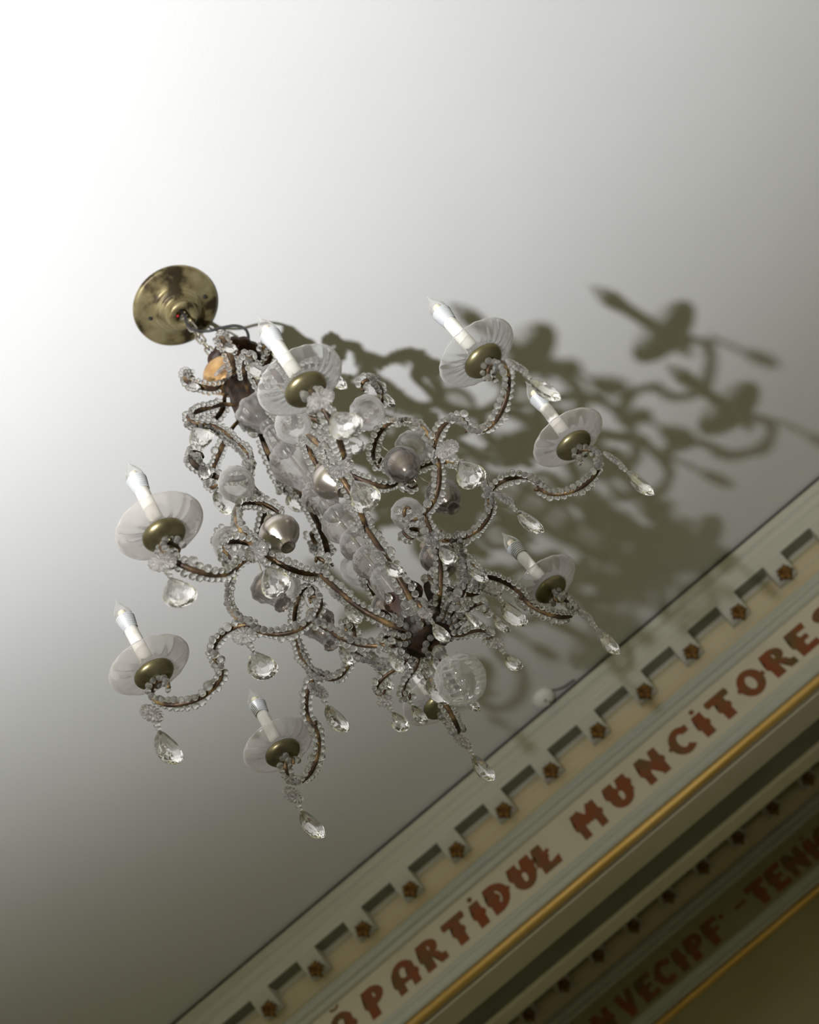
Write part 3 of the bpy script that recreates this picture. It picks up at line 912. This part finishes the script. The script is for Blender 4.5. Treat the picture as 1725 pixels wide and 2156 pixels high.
for i, (azd, lr, lt, dish, bell, yo, ym, yi) in enumerate(ARMS):
    az = rad(azd)
    arm = me_obj('candle_arm', ARM, root, (0, 0, 0), (0, 0, az), 'gilt')
    # candle group, leaning a little as on the worn original
    upv = Vector((lr, lt, 1)).normalized()
    q = Vector((0, 0, 1)).rotation_difference(upv).to_matrix()
    cup = Vector((0.322, 0.0, 1.150 - Z0))
    e = (q.to_4x4() @ Matrix.Rotation(random.uniform(0, 6), 4, 'Z')).to_euler()
    for nm, me_ in (('brass_cup', CUP), ('drip_dish', dish), ('candle_sleeve', SLEEVE), ('bulb_base', BASE), ('bulb', FLAME), ('filament', LEDF)):
        me_obj(nm, me_, arm, cup, e)
    face = CAM_AZ - az         # local yaw that turns a drop's flat side to the viewer
    pendant(arm, 0.346, 0.0, 1.107 - Z0, face + rad(yo), True)
    pendant(arm, 0.199, 0.004, 1.158 - Z0, face + rad(ym), True)
    pendant(arm, 0.100, -0.004, 1.092 - Z0, face + rad(yi), False)
    # upright glass finial on top of the scroll, bell bulb hanging inside it
    me_obj('glass_finial', FIN, arm, (0.150, 0.0, 1.322 - Z0), (rad(random.uniform(-5, 5)), rad(random.uniform(-4, 8)), random.uniform(0, 6)))
    bz = 1.198 - Z0
    rot = (rad(random.uniform(-6, 6)), rad(random.uniform(-8, 8)), random.uniform(0, 6))
    if bell == 'silver':
        me_obj('bell_bulb', BELL, arm, (0.134, 0, bz), rot, None, (1.12, 1.12, 0.86))
    else:
        me_obj('glass_bell', ROUND if bell == 'round' else SMOKE, arm, (0.136, 0, bz), rot)
        me_obj('inner_bulb', INB, arm, (0.136, 0, bz + 0.001), rot)
    me_obj('bulb_cap', CAPM, arm, (0.135, 0, bz), rot)
    me_obj('hanging_wire', tube('wire', [(0.135, 0.001, bz + 0.040), (0.131, 0.003, bz + 0.060), (0.130, 0.0, 1.279 - Z0)], 0.0011, 6), arm, material='iron')
    add_beads(arm, ROOTC)
    add_beads(arm, SCROLL, lo=0.02, hi=0.99)
    add_beads(arm, OUTER, lo=0.03)
    add_beads(arm, ROOTC, sides=(1,), top=True, lo=0.1)
    add_beads(arm, SCROLL, 0.003, 0.004, sides=(1,), top=True, lo=0.2, hi=0.72)
    add_beads(arm, OUTER, 0.003, 0.004, sides=(1,), top=True, lo=0.05, hi=0.8)

# --- upper tier of scrolls
for i, azd in enumerate((-128, -68, -8, 52, 112, 172)):
    az = rad(azd)
    up = me_obj('upper_scroll', UPARM, root, (0, 0, 0), (0, 0, az), 'gilt')
    face = CAM_AZ - az
    pendant(up, 0.168, 0.005, 1.437 - Z0, face + rad((20, 40, 78, 60, 50, 30)[i]), False)
    me_obj('rosette', ROS_S, up, (0.174, 0.0, 1.440 - Z0), (0, rad(-25), 0), 'rosette', 1.15)
    pendant(up, 0.131, -0.003, 1.548 - Z0, face + rad((10, 50, 60, 20, 45, 70)[i]), True, ros=False)
    me_obj('rosette', ROS_S, up, (0.086, 0.004, 1.700 - Z0), (0, rad(30), rad(20)), 'rosette', 1.2)
    pendant(up, 0.086, 0.0, 1.692 - Z0, face + rad(30), False, ros=False)
    add_beads(up, UPPER, off=0.0044, lo=0.08, hi=0.98)
    add_beads(up, UPPER, 0.003, 0.004, sides=(1,), top=True, lo=0.12, hi=0.9)
    add_beads(up, TOPC, off=0.0044, lo=0.1)

# --- central column
rod = me_obj('column_rod', lathe('rod', [(0, 0.12), (0.0022, 0.12), (0.0022, 0.80), (0, 0.80)], 12), root, material='cap')


def col(name, prof, z, material, n=48, fn=None, hollow=True, t=0.0016):
    p = [(r, zz) for r, zz in prof]
    me_ = lathe(name, p, n, fn)
    return me_obj(name, me_, root, (0, 0, z - Z0), (0, 0, random.uniform(0, 1)), material)


rib = lambda n, a: (lambda t, r, z, i: (r * (1 + a * math.cos(n * t)), z))
col('column_vase', [(0.0073, -0.0620), (0.0096, -0.0580), (0.0113, -0.0500), (0.0141, -0.0300), (0.0181, -0.0100), (0.0209, 0.0100), (0.0209, 0.0240), (0.0175, 0.0340), (0.0136, 0.0400), (0.0153, 0.0440), (0.0136, 0.0470), (0.0055, 0.0480)], 1.105, 'blown', 48, rib(10, 0.035))
col('column_bell', [(0.0119, -0.0220), (0.0147, -0.0180), (0.0203, -0.0120), (0.0243, -0.0030), (0.0249, 0.0060), (0.0215, 0.0140), (0.0136, 0.0200), (0.0055, 0.0220)], 1.172, 'blown', 64, rib(16, 0.03))
col('column_ball', [(0.0055, -0.0220), (0.0136, -0.0190), (0.0209, -0.0125), (0.0251, -0.0040), (0.0251, 0.0050), (0.0209, 0.0140), (0.0136, 0.0195), (0.0055, 0.0220)], 1.216, 'blown', 40)
col('column_ball', [(0.0055, -0.0260), (0.0158, -0.0235), (0.0237, -0.0160), (0.0288, -0.0050), (0.0288, 0.0060), (0.0237, 0.0170), (0.0158, 0.0235), (0.0055, 0.0260)], 1.267, 'blown', 64, rib(14, 0.02))
col('column_knop', [(0.0055, -0.0200), (0.0124, -0.0180), (0.0158, -0.0120), (0.0158, 0.0100), (0.0124, 0.0180), (0.0055, 0.0200)], 1.306, 'blown', 32)
col('column_pumpkin', [(0.0055, -0.0190), (0.0158, -0.0175), (0.0243, -0.0115), (0.0282, -0.0030), (0.0282, 0.0040), (0.0243, 0.0120), (0.0158, 0.0175), (0.0055, 0.0190)], 1.341, 'blown', 80, rib(12, 0.055))
col('column_urn', [(0.0055, -0.062), (0.014, -0.060), (0.0165, -0.054), (0.0195, -0.040), (0.0270, -0.016), (0.0345, 0.006), (0.0375, 0.020), (0.0350, 0.034), (0.0270, 0.044), (0.0160, 0.050), (0.0055, 0.051)], 1.420, 'blown', 80, rib(14, 0.028))
col('column_neck', [(0.0055, -0.030), (0.012, -0.029), (0.0185, -0.024), (0.0205, -0.014), (0.0170, 0.004), (0.0145, 0.020), (0.0150, 0.028), (0.0055, 0.030)], 1.500, 'blown', 64, rib(12, 0.035))
col('column_ball', [(0.0055, -0.013), (0.010, -0.0105), (0.0135, -0.004), (0.0135, 0.004), (0.010, 0.0105), (0.0055, 0.013)], 1.541, 'blown', 28)
col('column_tulip', [(0.0055, -0.012), (0.012, -0.010), (0.020, -0.002), (0.027, 0.010), (0.0315, 0.022), (0.0345, 0.034), (0.0330, 0.034), (0.0290, 0.022), (0.0240, 0.011), (0.017, 0.001), (0.0055, -0.006)], 1.562, 'blown', 64, rib(8, 0.05))
me_obj('crown_cup', lathe('crown_cup', [(0.0, -0.052), (0.014, -0.050), (0.020, -0.045), (0.026, -0.035), (0.0300, -0.018), (0.0285, 0.0), (0.0240, 0.016), (0.0200, 0.030), (0.0190, 0.045), (0.0230, 0.052), (0.0, 0.052)], 48, rib(12, 0.03)), root, (0, 0, 1.632 - Z0), material='rust')
me_obj('crown_bell', lathe('crown_bell', [(0.0, -0.030), (0.014, -0.030), (0.0165, -0.026), (0.0250, -0.020), (0.0260, -0.016), (0.0235, -0.012), (0.0280, -0.006), (0.0340, 0.006), (0.0350, 0.016), (0.0320, 0.023), (0.0260, 0.027), (0.016, 0.034), (0.008, 0.040), (0.0, 0.041)], 48), root, (-0.006, -0.002, 1.714 - Z0), (rad(4), rad(-5), 0), material='copper')
me_obj('crown_rim', lathe('crown_rim', [(0.0, 0.004), (0.020, 0.003), (0.034, 0.0), (0.0445, 0.005), (0.0475, 0.012), (0.0465, 0.0125), (0.043, 0.0065), (0.034, 0.0025), (0.02, 0.005), (0.0, 0.006)], 72, lambda t, r, z, i: (r * (1 + (0.075 * abs(math.cos(6 * t)) if r > 0.033 else 0)), z)), root, (0.020, 0.013, 1.744 - Z0), material='petal')
me_obj('crown_hook', tube('crown_hook', [(0.008 * math.cos(2 * PI * k / 16), 0, 1.757 - Z0 + 0.008 * math.sin(2 * PI * k / 16)) for k in range(16)], 0.0019, closed=True), root, material='iron')

for azd, z in ((-52, 1.706), (-95, 1.690), (-20, 1.672)):
    a = rad(azd)
    me_obj('rosette', ROS, root, (0.040 * math.cos(a), 0.040 * math.sin(a), z - Z0), (0, rad(-25), a), 'rosette', 0.8)

# --- hub, copper petals and the cut glass ball below
hub = me_obj('hub_bowl', lathe('hub_bowl', [(0.0, -0.022), (0.012, -0.022), (0.022, -0.020), (0.0310, -0.013), (0.0360, -0.003), (0.0360, 0.006), (0.0320, 0.014), (0.022, 0.020), (0.012, 0.027), (0.0, 0.030)], 48), root, (0, 0, 1.016 - Z0), material='rust')
V, F = [], []
npet = 12
for s in (0.0006, -0.0006):
    b = len(V)
    V.append((0.0, 0.0, s))
    for k in range(npet + 1):
        a = PI * k / npet
        t = (1 - math.cos(a)) / 2
        w = 0.021 * math.sin(PI * t ** 1.25)
        V.append((0.058 * t, w, s + 0.010 * t * t))
        V.append((0.058 * t, -w, s + 0.010 * t * t))
    for k in range(npet):
        p = b + 1 + 2 * k
        F.append((p, p + 2, p + 3, p + 1))
PET = mesh('petal', V, F)
for k in range(8):
    a = rad((-158, -119, -75, -31, 11, 58, 103, 150)[k] + 20)
    me_obj('hub_petal', PET, root, (0.026 * math.cos(a), 0.026 * math.sin(a), 1.036 - Z0), (0, rad(-52 + random.uniform(-8, 8)), a), 'petal', 0.68)
    me_obj('petal_drop', DROP_S, root, (0.047 * math.cos(a), 0.047 * math.sin(a), 1.070 - Z0), (0, 0, a), 'crystal', 0.55)
me_obj('neck_bead', BEAD, root, (0, 0, 0.976 - Z0), scale=0.0095)
me_obj('neck_bead', BEAD, root, (0, 0, 0.962 - Z0), scale=(0.0045, 0.0045, 0.009))
def ball_cut(t, r, z, i):
    ph = math.atan2(r, -z) / PI                    # 0 bottom .. 1 top
    sw = t + 0.6 * math.sin(ph * PI)
    leaf = max(0.0, math.sin(5 * sw)) ** 0.5 * max(0.0, math.sin(ph * PI * 1.0)) * abs(math.sin(ph * PI * 12))
    rib_ = (max(0.0, -math.sin(5 * sw)) ** 2) * abs(math.cos(ph * PI * 3))
    k = 1 - 0.05 * leaf - 0.05 * rib_
    return r * k, z * k


me_obj('glass_ball', lathe('glass_ball', [(0, -0.0322)] + [(0.0325 * math.sin(PI * k / 72), -0.0325 * math.cos(PI * k / 72)) for k in range(1, 72)] + [(0, 0.0322)], 110, ball_cut), root, (0, 0, 0.922 - Z0), (0.5, 0.4, 0), 'cutball')

# small beaded sprigs round the hub, each with a little drop
V, F = [], []
SPRIG = catmull([(0.028, 1.004 - Z0), (0.046, 1.000 - Z0), (0.064, 1.004 - Z0), (0.080, 1.003 - Z0), (0.088, 0.994 - Z0), (0.084, 0.985 - Z0), (0.077, 0.988 - Z0)], 6)
sweep_strip(resample(SPRIG, 0.004), 0.0026, 0.0018, V, F)
SPR = fix(mesh('hub_sprig', V, F))
for k, (azd, sc) in enumerate(((178, 1.08), (148, 1.0), (100, 1.12), (45, 1.0), (8, 0.95), (-28, 0.75), (-75, 0.9), (-125, 0.9))):
    a = rad(azd)
    sp = me_obj('hub_sprig', SPR, root, (0, 0, 0), (0, 0, a), 'gilt')
    sp.scale = (sc, sc, 1)
    pendant(sp, 0.085, 0.0, 0.986 - Z0, CAM_AZ - a + rad(30 + 20 * (k % 3)), False, ros=(k % 3 == 0))
    add_beads(sp, SPRIG, 0.0034, 0.0046, off=0.0025)
# bead rings round hub and crown
for rr, zz, rb in ((0.037, 1.028, 0.0048), (0.014, 0.990, 0.0048), (0.031, 1.702, 0.0042), (0.024, 1.684, 0.0046), (0.027, 1.740, 0.0042)):
    n = int(2 * PI * rr / (rb * 2.02))
    for k in range(n):
        if zz > 1.6 and 2.2 < 2 * PI * k / n < 4.3:
            continue
        a = 2 * PI * k / n
        BEADS.append((root, (rr * math.cos(a), rr * math.sin(a), zz - Z0 + random.uniform(-.001, .001)), rb * random.uniform(0.88, 1.1)))

# --- beads: the 300 that show largest as pieces of their own, the rest as one part
bpy.context.view_layer.update()
rank = []
camf = np.array(_f)
for j, (arm, c, r) in enumerate(BEADS):
    w = arm.matrix_world @ Vector(c)
    depth = (w - cam.location).dot(_f)
    rank.append((r / depth, j))
rank.sort(reverse=True)
single = {j for _, j in rank[:300]}
VV, FF = [], []
off = 0
rng = np.random.default_rng(3)
inv = root.matrix_world.inverted()
for j, (arm, c, r) in enumerate(BEADS):
    sq = 1.0 + 0.12 * rng.normal()
    sq = min(1.25, max(0.8, sq))
    rot = Euler((rng.uniform(0, 3), rng.uniform(0, 3), 0))
    if j in single:
        me_obj('bead', BEAD, arm, c, rot, None, (r, r, r * sq))
    else:
        A = np.array(rot.to_matrix()) @ np.diag((r, r, r * sq))
        w = inv @ (arm.matrix_world @ Vector(c))
        VV.append(BV @ A.T + np.array(w))
        FF += [tuple(v + off for v in f) for f in BF]
        off += len(BV)
bs = me_obj('bead_strand', mesh('bead_strand', np.concatenate(VV), FF), root, material='bead')
bs['kind'] = 'stuff'
print('beads', len(BEADS))
